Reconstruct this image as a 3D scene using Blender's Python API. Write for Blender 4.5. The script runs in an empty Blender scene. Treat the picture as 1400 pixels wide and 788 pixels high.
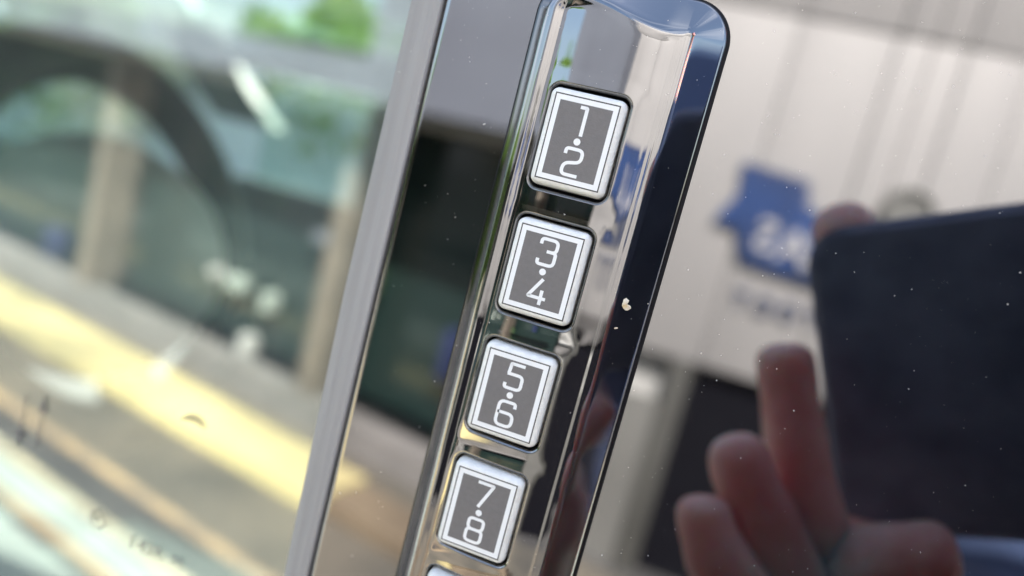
import bpy, bmesh, math, random
from mathutils import Vector, Matrix
from mathutils.geometry import delaunay_2d_cdt
R = math.radians
random.seed(7)
SC = bpy.context.scene
COL = SC.collection

# ------------------------------------------------------------------ camera
# camera pose solved from the keypad's own corners (metres; pillar trim lies in Y = 0, ground in Z = 0)
RIGHT = Vector((0.93646452, 0.24732678, 0.24872406))
DOWN = Vector((0.27508816, -0.07790776, -0.95825721))
FWD = Vector((-0.21762513, 0.96579493, -0.14099453))
EYE = Vector((18.4413, -97.7589 - 4.5, -7.0475 + 1150)) * .001
cam = bpy.data.cameras.new('camera'); co = bpy.data.objects.new('camera', cam); COL.objects.link(co)
m = Matrix.Identity(4)
for i in range(3):
    m[i][0] = RIGHT[i]; m[i][1] = -DOWN[i]; m[i][2] = -FWD[i]; m[i][3] = EYE[i]
co.matrix_world = m
cam.sensor_width = 36; cam.lens = 1000 / 1400 * 36
cam.clip_start = .005; cam.clip_end = 500
cam.dof.use_dof = True; cam.dof.focus_distance = .0985; cam.dof.aperture_fstop = 8.0
cam.dof.aperture_blades = 0
SC.camera = co

# ------------------------------------------------------------------ sky, sun, exposure
SUN_EL, SUN_AZ = R(50), R(14)          # sun stands over the far side of the car
w = bpy.data.worlds.new('World'); SC.world = w; w.use_nodes = True
nt = w.node_tree; bg = nt.nodes['Background']
sky = nt.nodes.new('ShaderNodeTexSky'); sky.sky_type = 'NISHITA'; sky.sun_disc = False
sky.sun_elevation = SUN_EL; sky.sun_rotation = SUN_AZ; sky.dust_density = 3.5; sky.air_density = 1.2; sky.ozone_density = .6
tcw = nt.nodes.new('ShaderNodeTexCoord'); nw = nt.nodes.new('ShaderNodeTexNoise'); nw.inputs['Scale'].default_value = 2.6; nw.inputs['Detail'].default_value = 8; nw.inputs['Roughness'].default_value = .6
nt.links.new(tcw.outputs['Generated'], nw.inputs['Vector'])
rw = nt.nodes.new('ShaderNodeValToRGB'); rw.color_ramp.elements[0].position = .52; rw.color_ramp.elements[1].position = .72
nt.links.new(nw.outputs[0], rw.inputs[0])
mw = nt.nodes.new('ShaderNodeMixRGB'); mw.inputs[2].default_value = (5.0, 5.3, 6.0, 1)      # thin cloud
nt.links.new(rw.outputs[0], mw.inputs[0]); nt.links.new(sky.outputs[0], mw.inputs[1]); nt.links.new(mw.outputs[0], bg.inputs[0]); bg.inputs[1].default_value = .09
sl = bpy.data.lights.new('sun', 'SUN'); sl.energy = 4.2; sl.angle = R(.5); sl.color = (1, .95, .87)
so = bpy.data.objects.new('sun', sl); COL.objects.link(so)
sd = Vector((math.sin(SUN_AZ) * math.cos(SUN_EL), math.cos(SUN_AZ) * math.cos(SUN_EL), math.sin(SUN_EL)))
so.rotation_euler = sd.to_track_quat('Z', 'Y').to_euler(); so.location = (0, 6, 8)
SC.view_settings.view_transform = 'Standard'; SC.view_settings.look = 'None'
SC.view_settings.exposure = 2.8; SC.view_settings.gamma = 1
SC.render.engine = 'CYCLES'
SC.cycles.use_denoising = True
SC.cycles.max_bounces = 10; SC.cycles.glossy_bounces = 6; SC.cycles.transparent_max_bounces = 12
SC.cycles.sample_clamp_indirect = 6

# ------------------------------------------------------------------ helpers
def ray(px, py):
    return RIGHT * ((px - 700) / 1000) + DOWN * ((py - 394) / 1000) + FWD
def at(px, py, Y):                      # world point on the plane Y (behind the pillar trim when Y > 0)
    d = ray(px, py); return EYE + d * ((Y - EYE.y) / d.y)
def refl(px, py, Y):                    # a thing seen mirrored in the trim stands at -Y
    p = at(px, py, Y); return Vector((p.x, -p.y, p.z))
def mirz(px, py, depth):                # same with a depth along the view axis (metres)
    p = EYE + ray(px, py) * depth; return Vector((p.x, -p.y, p.z))

def material(name, base, rough=.5, metal=0., spec=.5, **k):
    mt = bpy.data.materials.new(name); mt.use_nodes = True
    b = mt.node_tree.nodes['Principled BSDF']
    b.inputs['Base Color'].default_value = (*base, 1); b.inputs['Roughness'].default_value = rough
    b.inputs['Metallic'].default_value = metal; b.inputs['Specular IOR Level'].default_value = spec
    for kk, v in k.items(): b.inputs[kk.replace('_', ' ')].default_value = v
    return mt
def noisy(mt, c1, c2, scale=5., detail=6, bump=0., bscale=None, stretch=None, lo=.35, hi=.65, rough=None):
    t = mt.node_tree; b = t.nodes['Principled BSDF']
    tc = t.nodes.new('ShaderNodeTexCoord'); mp = t.nodes.new('ShaderNodeMapping')
    t.links.new(tc.outputs['Object'], mp.inputs[0])
    if stretch: mp.inputs['Scale'].default_value = stretch
    n = t.nodes.new('ShaderNodeTexNoise'); n.inputs['Scale'].default_value = scale; n.inputs['Detail'].default_value = detail
    t.links.new(mp.outputs[0], n.inputs['Vector'])
    r = t.nodes.new('ShaderNodeValToRGB'); r.color_ramp.elements[0].position = lo; r.color_ramp.elements[1].position = hi
    r.color_ramp.elements[0].color = (*c1, 1); r.color_ramp.elements[1].color = (*c2, 1)
    t.links.new(n.outputs[0], r.inputs[0]); t.links.new(r.outputs[0], b.inputs['Base Color'])
    if bump:
        n2 = t.nodes.new('ShaderNodeTexNoise'); n2.inputs['Scale'].default_value = bscale or scale; n2.inputs['Detail'].default_value = 4
        t.links.new(mp.outputs[0], n2.inputs['Vector'])
        bu = t.nodes.new('ShaderNodeBump'); bu.inputs['Strength'].default_value = bump; bu.inputs['Distance'].default_value = .001
        t.links.new(n2.outputs[0], bu.inputs['Height']); t.links.new(bu.outputs[0], b.inputs['Normal'])
    return mt

def link(name, me, mats, parent=None):
    o = bpy.data.objects.new(name, me); COL.objects.link(o)
    if not isinstance(mats, (list, tuple)): mats = [mats]
    for x in mats:
        if x.name not in me.materials: me.materials.append(x)
    if parent: o.parent = parent
    return o
def empty(name, loc=(0, 0, 0)):
    o = bpy.data.objects.new(name, None); COL.objects.link(o); o.location = loc; o.empty_display_size = .05; return o
def tag(o, label=None, cat=None, group=None, kind=None):
    if label: o['label'] = label
    if cat: o['category'] = cat
    if group: o['group'] = group
    if kind: o['kind'] = kind
    return o
def mesh(name, vs, fs, smooth=False):
    me = bpy.data.meshes.new(name); me.from_pydata([tuple(v) for v in vs], [], fs); me.update()
    if smooth: me.polygons.foreach_set('use_smooth', [True] * len(me.polygons))
    return me
def fix(me):
    b = bmesh.new(); b.from_mesh(me); bmesh.ops.recalc_face_normals(b, faces=b.faces); b.to_mesh(me); b.free(); return me
def box(x0, x1, y0, y1, z0, z1, bev=0., seg=2):
    b = bmesh.new(); bmesh.ops.create_cube(b, size=1)
    for v in b.verts:
        v.co = Vector((x0 + (v.co.x + .5) * (x1 - x0), y0 + (v.co.y + .5) * (y1 - y0), z0 + (v.co.z + .5) * (z1 - z0)))
    if bev: bmesh.ops.bevel(b, geom=b.edges[:], offset=bev, segments=seg, profile=.5, affect='EDGES')
    me = bpy.data.meshes.new('box'); b.to_mesh(me); b.free()
    if bev: 
        me.polygons.foreach_set('use_smooth', [True] * len(me.polygons)); me.set_sharp_from_angle(angle=R(40))
    return me
def prism(pts, y0, y1, bev=0.):         # outline in (x, z), from y0 to y1
    n = len(pts)
    vs = [(p[0], y0, p[1]) for p in pts] + [(p[0], y1, p[1]) for p in pts]
    fs = [list(range(n)), list(range(2 * n - 1, n - 1, -1))] + [[i, (i + 1) % n, n + (i + 1) % n, n + i] for i in range(n)]
    return fix(mesh('prism', vs, fs))
def loft(rings, caps=(True, True), smooth=True, closed=True):
    n = len(rings[0]); vs = [v for r_ in rings for v in r_]; fs = []
    for k in range(len(rings) - 1):
        for i in range(n if closed else n - 1):
            j = (i + 1) % n; fs.append([k * n + i, k * n + j, (k + 1) * n + j, (k + 1) * n + i])
    if caps[0]: fs.append(list(range(n)))
    if caps[1]: fs.append(list(range((len(rings) - 1) * n, len(rings) * n)))
    me = fix(mesh('loft', vs, fs, smooth)); 
    if smooth: me.set_sharp_from_angle(angle=R(42))
    return me
def rrect(x0, x1, z0, z1, r, n=10):
    pts = []
    for cx, cz, a in ((x1 - r, z1 - r, 0), (x0 + r, z1 - r, 90), (x0 + r, z0 + r, 180), (x1 - r, z0 + r, 270)):
        for k in range(n + 1):
            t = R(a + 90 * k / n); pts.append((cx + r * math.cos(t), cz + r * math.sin(t)))
    return pts

# ------------------------------------------------------------------ materials
GLOSS = (.218, .219, .225)
piano = material('piano_black', GLOSS, .018, 1.)
def wear(mt, amt=.12, scale=60, faint=.004):
    t = mt.node_tree; b = t.nodes['Principled BSDF']
    tc = t.nodes.new('ShaderNodeTexCoord'); n = t.nodes.new('ShaderNodeTexNoise'); n.inputs['Scale'].default_value = scale; n.inputs['Detail'].default_value = 8
    t.links.new(tc.outputs['Object'], n.inputs['Vector'])
    mr = t.nodes.new('ShaderNodeMapRange'); mr.inputs[1].default_value = .45; mr.inputs[2].default_value = .8
    mr.inputs[3].default_value = .012; mr.inputs[4].default_value = amt
    t.links.new(n.outputs[0], mr.inputs[0]); t.links.new(mr.outputs[0], b.inputs['Roughness'])

piano_pod = material('piano_black_keypad', GLOSS, .018, 1.)
def film(mt, seed):
    t = mt.node_tree; b = t.nodes['Principled BSDF']; o_ = t.nodes['Material Output']
    tc = t.nodes.new('ShaderNodeTexCoord'); mp = t.nodes.new('ShaderNodeMapping'); mp.inputs['Location'].default_value = (seed, seed, 0); mp.inputs['Rotation'].default_value = (0, R(25), 0)
    t.links.new(tc.outputs['Object'], mp.inputs[0])
    n = t.nodes.new('ShaderNodeTexNoise'); n.inputs['Scale'].default_value = 38; n.inputs['Detail'].default_value = 9; n.inputs['Distortion'].default_value = 1.2
    n2 = t.nodes.new('ShaderNodeTexNoise'); n2.inputs['Scale'].default_value = 1800; n2.inputs['Detail'].default_value = 3
    t.links.new(mp.outputs[0], n.inputs['Vector']); t.links.new(mp.outputs[0], n2.inputs['Vector'])
    m1 = t.nodes.new('ShaderNodeMapRange'); m1.inputs[1].default_value = .45; m1.inputs[2].default_value = .8; m1.inputs[3].default_value = .001; m1.inputs[4].default_value = .014
    m2 = t.nodes.new('ShaderNodeMapRange'); m2.inputs[1].default_value = .3; m2.inputs[2].default_value = .75; m2.inputs[3].default_value = .3; m2.inputs[4].default_value = 1.3
    mu = t.nodes.new('ShaderNodeMath'); mu.operation = 'MULTIPLY'
    t.links.new(n.outputs[0], m1.inputs[0]); t.links.new(n2.outputs[0], m2.inputs[0]); t.links.new(m1.outputs[0], mu.inputs[0]); t.links.new(m2.outputs[0], mu.inputs[1])
    d = t.nodes.new('ShaderNodeBsdfDiffuse'); d.inputs[0].default_value = (.6, .58, .55, 1)
    x = t.nodes.new('ShaderNodeMixShader'); t.links.new(mu.outputs[0], x.inputs[0]); t.links.new(b.outputs[0], x.inputs[1]); t.links.new(d.outputs[0], x.inputs[2]); t.links.new(x.outputs[0], o_.inputs[0])
wear(piano, .06, 70); wear(piano_pod, .08, 90); film(piano, 0); film(piano_pod, 3)
matte_black = material('matte_black_gap', (.006, .006, .008), .55, 0, .2)
key_white = noisy(material('key_white', (.8, .8, .77), .38, 0, .5), (.76, .745, .69), (.84, .83, .78), 900, 5, .25, 2500)
legend_white = material('legend_white', (.84, .84, .82), .45)
legend_grey = noisy(material('legend_grey', (.19, .18, .175), .5, 0, .4), (.160, .149, .143), (.172, .161, .154), 1500, 4, .1, 4000)
legend_line = material('legend_line', (.07, .065, .06), .6)
seal_mat = noisy(material('seal_rubber', (.3, .3, .3), .55, 0, .4), (.29, .28, .265), (.40, .39, .37), 160, 8, .25, 500, (1, 1, .04))
dust_mat = material('dust', (.75, .72, .68), .8)
crumb_mat = noisy(material('crumb', (.8, .72, .55), .8), (.85, .8, .68), (.6, .45, .25), 900)

# window glass: thin pane, tinted transmission and a mirror-like outer face
glass = bpy.data.materials.new('window_glass'); glass.use_nodes = True
t = glass.node_tree; t.nodes.clear()
out = t.nodes.new('ShaderNodeOutputMaterial'); mx = t.nodes.new('ShaderNodeMixShader')
tr = t.nodes.new('ShaderNodeBsdfTransparent'); tr.inputs[0].default_value = (.76, .93, .88, 1)
gl = t.nodes.new('ShaderNodeBsdfGlossy'); gl.inputs[0].default_value = (.92, 1, .96, 1); gl.inputs['Roughness'].default_value = .01
mx.inputs[0].default_value = .30
t.links.new(tr.outputs[0], mx.inputs[1]); t.links.new(gl.outputs[0], mx.inputs[2])
df = t.nodes.new('ShaderNodeBsdfDiffuse'); df.inputs[0].default_value = (.55, .6, .58, 1)      # road film on the pane, mixed in to give a hazy light veil
ng = t.nodes.new('ShaderNodeTexNoise'); ng.inputs['Scale'].default_value = 9; ng.inputs['Detail'].default_value = 8
tg = t.nodes.new('ShaderNodeTexCoord'); t.links.new(tg.outputs['Object'], ng.inputs['Vector'])
mg = t.nodes.new('ShaderNodeMapRange'); mg.inputs[1].default_value = .3; mg.inputs[2].default_value = .75; mg.inputs[3].default_value = .04; mg.inputs[4].default_value = .085
t.links.new(ng.outputs[0], mg.inputs[0]); m3 = t.nodes.new('ShaderNodeMixShader')
t.links.new(mg.outputs[0], m3.inputs[0]); t.links.new(mx.outputs[0], m3.inputs[1]); t.links.new(df.outputs[0], m3.inputs[2]); t.links.new(m3.outputs[0], out.inputs[0])

# ------------------------------------------------------------------ setting: ground
asphalt = noisy(material('asphalt', (.12, .12, .12), .9), (.045, .045, .047), (.085, .083, .08), 3, 10, .3, 60)
ground = link('ground', mesh('ground', [(-120, -120, 0), (120, -120, 0), (120, 120, 0), (-120, 120, 0)], [[0, 1, 2, 3]]), asphalt)
tag(ground, kind='structure')
paving = noisy(material('paving_tan', (.2, .17, .13), .85), (.085, .08, .068), (.16, .14, .11), 2.5, 8)
kerb_yellow = noisy(material('kerb_yellow', (.7, .55, .2), .7), (.30, .27, .15), (.66, .56, .28), 1.6, 10, lo=.3, hi=.6)
line_white = noisy(material('line_white', (.75, .73, .68), .7), (.6, .58, .54), (.8, .78, .74), 8, 8)
line_orange = noisy(material('line_orange', (.4, .3, .18), .7), (.24, .19, .14), (.50, .36, .20), 5, 8)
line_pale = noisy(material('line_pale', (.5, .45, .3), .7), (.36, .33, .24), (.58, .52, .36), 5, 8)
lane_teal = noisy(material('lane_teal', (.3, .36, .33), .8), (.28, .33, .30), (.36, .41, .38), 3, 8)
kerb_dim = noisy(material('kerb_dim', (.3, .24, .17), .8), (.13, .10, .07), (.20, .155, .105), 4, 8)
concrete = noisy(material('concrete', (.4, .4, .39), .85), (.34, .34, .33), (.46, .46, .45), 4, 8)

# direction of the shopfront street line (turned some degrees against the car)
_u = (RIGHT * -1.813 + DOWN * -.5 + FWD); _u.z = 0; _u.normalize()
U = Vector((_u.x, -_u.y, 0))            # real (un-mirrored) direction, running to -X
if U.x > 0: U = -U
Nn = Vector((-U.y, U.x, 0)); 
if Nn.y < 0: Nn = -Nn                    # towards the car
def on_ground(px, py):
    d = ray(px, py); p = EYE + d * (-EYE.z / d.z); return Vector((p.x, -p.y, 0))
def strip(name, pa, pb, z, mt, length=(-3, 14), h=None, **k):
    # a band along U whose near and far edges pass through two ground points
    a = on_ground(*pa); b = on_ground(*pb); o = a.dot(Nn), b.dot(Nn)
    lo, hi = min(o), max(o)
    vs = []
    for s_ in length:
        for q in (lo, hi): vs.append(U * s_ + Nn * q + Vector((0, 0, z)))
    if h:
        vs2 = [v + Vector((0, 0, h)) for v in vs]
        me = fix(mesh(name, vs + vs2, [[0, 1, 3, 2], [4, 5, 7, 6], [0, 1, 5, 4], [2, 3, 7, 6], [0, 2, 6, 4], [1, 3, 7, 5]]))
    else:
        me = mesh(name, vs, [[0, 1, 3, 2]])
    o_ = link(name, me, mt); return o_, lo, hi
SK = on_ground(505, 672).dot(U)
s1 = strip('pavement', (220, 470), (220, 700), .004, paving)[0]; tag(s1, kind='structure')
s2, klo, khi = strip('kerb', (220, 522), (220, 585), .008, kerb_yellow, length=(SK, 14), h=.05); tag(s2, kind='structure')
s2 = strip('kerb', (220, 530), (220, 575), .008, kerb_dim, length=(-3, SK - .02), h=.05)[0]; tag(s2, kind='structure')  # same kerb coloured darker, standing in for its dimmer reflection in the trim
for a, b, mt, nm in (((220, 692), (220, 712), line_orange, 'painted_line'), ((100, 682), (100, 700), line_pale, 'painted_line'), ((100, 704), (100, 748), lane_teal, 'cycle_lane'), ((100, 752), (100, 770), line_orange, 'painted_line')):
    s_ = strip(nm, a, b, .008, mt)[0]; tag(s_, kind='structure')
s3 = strip('road', (100, 790), (100, 1500), .004, lane_teal)[0]; tag(s3, kind='structure')

# ------------------------------------------------------------------ the shopfront seen in the window
shop_org = on_ground(220, 470)
off = shop_org.dot(Nn)
sill_m = noisy(material('sill_grey', (.2, .2, .2), .8), (.15, .145, .14), (.21, .2, .195), 4)
fascia_m = noisy(material('fascia_bluegrey', (.3, .33, .4), .6), (.125, .135, .165), (.155, .17, .205), 2, 6)
col_m = noisy(material('column_tan', (.45, .38, .3), .8), (.10, .085, .07), (.19, .16, .13), 5, 8)
dark_glass = material('shop_glass', (.015, .03, .028), .08, 0, .6)
hedge_m = noisy(material('hedge_leaf', (.05, .09, .04), .6), (.03, .07, .03), (.08, .14, .05), 30, 3)
shop = tag(empty('shopfront', U * 3 + Nn * off), 'low shopfront with dark glass bays, tan columns and a long blue-grey fascia', 'building')
def sbox(name, s0, s1, d0, d1, z0, z1, mt, parent=None, bev=0):
    # box in the street frame: s along U, d along Nn from the shop line
    me = box(s0, s1, d0, d1, z0, z1, bev)
    M = Matrix(((U.x, Nn.x, 0, Nn.x * off), (U.y, Nn.y, 0, Nn.y * off), (0, 0, 1, 0), (0, 0, 0, 1)))
    me.transform(M); me.transform(Matrix.Translation(-shop.location)) if parent else None
    fix(me)
    return link(name, me, mt, parent)
def shop_s(px, py):                     # street coordinates of a pixel mirrored in the window, on the shop's line
    d = ray(px, py); d = Vector((d.x, -d.y, d.z)); e = Vector((EYE.x, -EYE.y, EYE.z))
    tt = (off - e.dot(Nn)) / d.dot(Nn); p = e + d * tt
    return p.dot(U), p.z
fz = shop_s(600, 165)[1]
SR = shop_s(848, 250)[0]; SE = shop_s(-140, 250)[0]
SM = shop_s(572, 60)[0]; flow = shop_s(250, 42)[1]
sbox('fascia', SR, SM, -1.2, .25, fz, fz + .95, fascia_m, shop)
sbox('fascia', SM + .003, SE, -1.2, .24, fz, flow, fascia_m, shop)
sbox('soffit', SR, SE, -1.2, .1, fz - .03, fz - .003, concrete, shop)
sbox('sill', SR, SE, -.02, .10, 0, .12, sill_m, shop)
colx = [shop_s(440, 480)[0], shop_s(128, 360)[0]]
for c in colx:
    sbox('column', c - .045, c + .045, -.12, .06, .12, fz - .031, col_m, shop)
sbox('window', SR, SE, -.22, -.2, .12, fz - .031, dark_glass, shop)
# clutter behind/before the shop glass
for (px, py, wd, ht, mt, nm) in ((262, 372, .05, .05, concrete, 'display_box'), (465, 380, .12, .12, hedge_m, 'planter'), (335, 415, .05, .09, lane_teal, 'display_box'), (430, 330, .25, .05, fascia_m, 'shelf'), (300, 490, .05, .2, concrete, 'bollard'), (100, 390, .16, .16, line_white, 'sign_board'), (290, 388, .11, .07, lane_teal, 'display_box'), (40, 330, .14, .16, None, 'poster'), (585, 490, .05, .2, None, 'poster')):
    s_, z_ = shop_s(px, py)
    mm = mt or material('poster_blue', (.02, .03, .09), .5)
    sbox(nm, s_ - wd / 2, s_ + wd / 2, -.18, -.1, z_ - ht / 2, z_ + ht / 2, mm, shop, .01)

# ------------------------------------------------------------------ white building with the sign, mirrored in the right of the trim
WY = 2.25
def wl(px, py): p = refl(px, py, WY); return p.x, p.z
white_wall = noisy(material('white_cladding', (.72, .69, .66), .55), (.25, .245, .245), (.315, .305, .302), 2.2, 8, stretch=(1, 1, .25))
white_low = noisy(material('lower_wall_grey', (.36, .36, .35), .7), (.12, .12, .115), (.17, .17, .162), 1.3, 6)
bld = tag(empty('clad_building', (wl(1100, 400)[0], -WY, 0)), 'white metal-clad workshop building with a blue wall sign beside its dark doorway', 'building')
BO = bld.location
def bpart(name, x0, x1, y0, y1, z0, z1, mt, bev=0):
    me = box(x0, x1, y0, y1, z0, z1, bev); me.transform(Matrix.Translation(-BO)); return link(name, me, mt, bld)
xl = wl(845, 250)[0]; xr = 1.22
zseam = wl(1200, 42)[1]; ztop = zseam + .9
dx0, dz1 = wl(926, 490); dx1 = dx0 + 1.0
zw = wl(870, 540)[1]
bpart('back_wall', xl + .02, xr, -WY - 4, -WY - .08, 0, ztop - .05, concrete)
# doorway leaves a hole: cladding panels above and beside it
seams = [wl(x_, 160)[0] for x_ in (1058, 1197, 1247, 1297, 1390)]
edges = [xl] + [s_ for s_ in seams if s_ > xl] 
while edges[-1] < xr: edges.append(edges[-1] + .24)
for i in range(len(edges) - 1):
    a, b = edges[i] + .0012, edges[i + 1] - .0012
    dep = -WY + (.0 if i % 2 else .004)
    zb = zw
    if b > dx0 and a < dx1: zb = dz1
    bpart('cladding_panel', a, b, -WY - .07, dep, zb, zseam - .002, white_wall, .004)
    bpart('cladding_panel', a, b, -WY - .07, dep + .007, zseam + .002, ztop, white_wall, .004)
bpart('lower_wall', xl, dx0 - .0105, -WY - .07, -WY - .01, 0, zw - .006, white_low)  # lower wall beside the doorway, darker than the cladding
bpart('door_frame', dx0 - .01, dx0 + .055, -WY - .07, -WY + .02, 0, dz1, noisy(material('door_frame_grey', (.16, .16, .15), .6), (.05, .05, .046), (.075, .075, .07), 3))
dark_in = material('doorway_shade', (.005, .005, .008), .9, 0, .1)
bpart('door', dx0 + .056, dx1, -WY - .07, -WY - .05, 0, dz1, dark_in)  # near-black sheet: the shade inside the doorway put into its colour
rv = wl(1240, 292)
me = loft([[(rv[0] + r_ * math.cos(a), -WY + y_, rv[1] + r_ * math.sin(a)) for a in [k * math.tau / 32 for k in range(32)]] for r_, y_ in ((.075, .009), (.075, .03), (.062, .04), (.058, .03), (.01, .025))])
me.transform(Matrix.Translation(-BO)); link('vent', me, white_low, bld)
# the wall sign (a thing of its own)
sign_blue = noisy(material('sign_blue', (.02, .09, .32), .5), (.007, .018, .06), (.010, .045, .17), 4)
poly = [wl(*p) for p in ((1017, 222), (1107, 250), (1104, 285), (1135, 300), (1190, 330), (1185, 400), (1120, 392), (1012, 355), (1008, 312), (976, 300), (1012, 262))]
sgn = tag(empty('wall_sign', (poly[0][0], -WY + .012, poly[0][1])), 'blue pointed wall sign with white capitals over small dark letters on the white building', 'sign')
me = prism(poly, -WY + .009, -WY + .025); me.transform(Matrix.Translation(-sgn.location)); link('sign_panel', me, sign_blue, sgn)
def text_mesh(s, size, extr=.0):
    c = bpy.data.curves.new('t', 'FONT'); c.body = s; c.size = size; c.extrude = extr; c.resolution_u = 3; c.offset = size * .022
    o = bpy.data.objects.new('t', c); COL.objects.link(o); bpy.context.view_layer.update()
    me = bpy.data.meshes.new_from_object(o.evaluated_get(bpy.context.evaluated_depsgraph_get())); bpy.data.objects.remove(o)
    return me
def letters(chars, px0, py0, dpx, dpy, size, mt, y):
    for i, ch in enumerate(chars):
        x, z = wl(px0 + dpx * i, py0 + dpy * i)
        me = text_mesh(ch, size, .003)
        xs = [v.co.x for v in me.vertices]; cx = (min(xs) + max(xs)) / 2
        me.transform(Matrix.Translation((-cx, -size * .35, 0)))
        # the letter faces the car (+Y): its own right runs to -X
        me.transform(Matrix(((-1.25 * .8, 0, 0, x), (0, 0, 1, y), (0, 1, 0, z), (0, 0, 0, 1))))
        me.transform(Matrix.Translation(-sgn.location))
        link('letter', me, mt, sgn)
letters('SAX', 1047, 322, 37, 14, .135, material('sign_letter_white', (.34, .34, .36), .6), -WY + .030)
letters('TOOT', 1013, 408, 33, 9, .075, material('sign_letter_grey', (.06, .075, .13), .6), -WY + .014)

van_m = material('van_navy', (.012, .022, .07), .3, 0, .5, Coat_Weight=.5)
van = tag(empty('backdrop_van', (2.6, -1.9, 0)), 'dark navy van added unseen off to the right to darken reflections in the keypad', 'van')  # van added out of view as a dark backdrop for the keypad's right flank
VO = van.location
def vpart(name, me, mt, parent=None): me.transform(Matrix.Translation(-VO)); return link(name, me, mt, parent or van)
vb = vpart('van_body', prism([(1.35, .28), (1.30, .9), (1.42, 1.02), (1.75, 1.12), (2.15, 1.78), (2.35, 1.9), (4.2, 1.92), (4.3, 1.8), (4.34, .3)], -2.7, -1.15), van_m)
vpart('side_window', prism([(1.95, 1.16), (2.28, 1.72), (2.9, 1.74), (2.9, 1.16)], -1.149, -1.135), dark_glass)
vpart('side_window', prism([(2.98, 1.16), (2.98, 1.74), (4.1, 1.74), (4.1, 1.16)], -1.149, -1.135), dark_glass)
tyre_m = material('tyre', (.02, .02, .02), .8); rim_m = material('rim', (.4, .4, .42), .35, 1)
for wx in (1.85, 3.75):
    for wy in (-2.62, -1.27):
        cc = [k * math.tau / 28 for k in range(28)]
        wl_ = vpart('wheel', loft([[(wx + r_ * math.cos(a), wy + y_, .32 + r_ * math.sin(a)) for a in cc] for r_, y_ in ((.2, -.1), (.3, -.1), (.32, -.06), (.32, .1), (.3, .135), (.21, .14))]), tyre_m)
        vpart('rim', loft([[(wx + r_ * math.cos(a), wy + y_, .32 + r_ * math.sin(a)) for a in cc] for r_, y_ in ((.205, .141), (.17, .15), (.06, .148))]), rim_m, wl_)
vpart('headlight', box(1.28, 1.45, -1.5, -1.18, .74, .9, .03), material('headlight', (.7, .7, .72), .1), van)
# ------------------------------------------------------------------ trees
leaf_m = noisy(material('leaf', (.1, .2, .035), .55), (.07, .15, .02), (.16, .27, .045), .8, 3)
_t = leaf_m.node_tree; _b = _t.nodes['Principled BSDF']; _o = _t.nodes['Material Output']
_tl = _t.nodes.new('ShaderNodeBsdfTranslucent'); _tl.inputs[0].default_value = (.30, .48, .06, 1)
_mx = _t.nodes.new('ShaderNodeMixShader'); _mx.inputs[0].default_value = .5
_t.links.new(_b.outputs[0], _mx.inputs[1]); _t.links.new(_tl.outputs[0], _mx.inputs[2]); _t.links.new(_mx.outputs[0], _o.inputs[0])
bark = noisy(material('bark', (.12, .09, .07), .9), (.08, .06, .05), (.16, .12, .09), 8, 6)
def tree(x, y, h, r_, label, n=2600, seed=1):
    rnd = random.Random(seed); t_ = tag(empty('tree', (x, y, 0)), label, 'tree', 'trees round the car park')
    rings = []
    for k in range(7):
        f = k / 6; rr = .16 * (1 - .6 * f); rings.append([(rr * math.cos(a) + .1 * math.sin(f * 3), rr * math.sin(a), f * h * .6) for a in [q * math.tau / 10 for q in range(10)]])
    link('trunk', loft(rings), bark, t_)
    vs, fs = [], []
    lobes = [(Vector((rnd.uniform(-.7, .7) * r_, rnd.uniform(-.7, .7) * r_, h * rnd.uniform(.42, .9))), r_ * rnd.uniform(.3, .55)) for _ in range(12)]
    for i in range(n):
        c, lr = rnd.choice(lobes); d = Vector((rnd.gauss(0, 1), rnd.gauss(0, 1), rnd.gauss(0, 1))).normalized()
        p = c + d * lr * rnd.uniform(.55, 1.05); a = Vector((rnd.gauss(0, 1), rnd.gauss(0, 1), rnd.gauss(0, 1))).normalized(); b = a.cross(d).normalized(); s_ = rnd.uniform(.07, .15)
        k = len(vs); vs += [p - a * s_, p - b * s_ * .5, p + a * s_, p + b * s_ * .5]; fs.append([k, k + 1, k + 2, k + 3])
    link('crown', mesh('crown', vs, fs), leaf_m, t_)
tree(-9.0, -2.2, 2.0, 1.0, 'small bushy tree at the end of the shopfront pavement', seed=2)
for px_, py_, h_, sd_, lb in ((250, 20, 2.6, 12, 'bright green tree rising behind the middle of the shopfront'), (470, 15, 2.7, 14, 'bright green tree rising behind the right end of the shopfront')):
    q_ = U * shop_s(px_, py_)[0] * 1.5 + Nn * (off - 2.6)
    tree(q_.x, q_.y, h_, .7, lb, 1800, seed=sd_)
tree(-5.2, 5.6, 3.4, 1.7, 'sunlit green tree beyond the car, on the left through its windows', 5000, seed=3)
tree(-3.1, 6.2, 3.6, 1.6, 'sunlit green tree beyond the car, on the right through its windows', 5000, seed=5)

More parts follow.
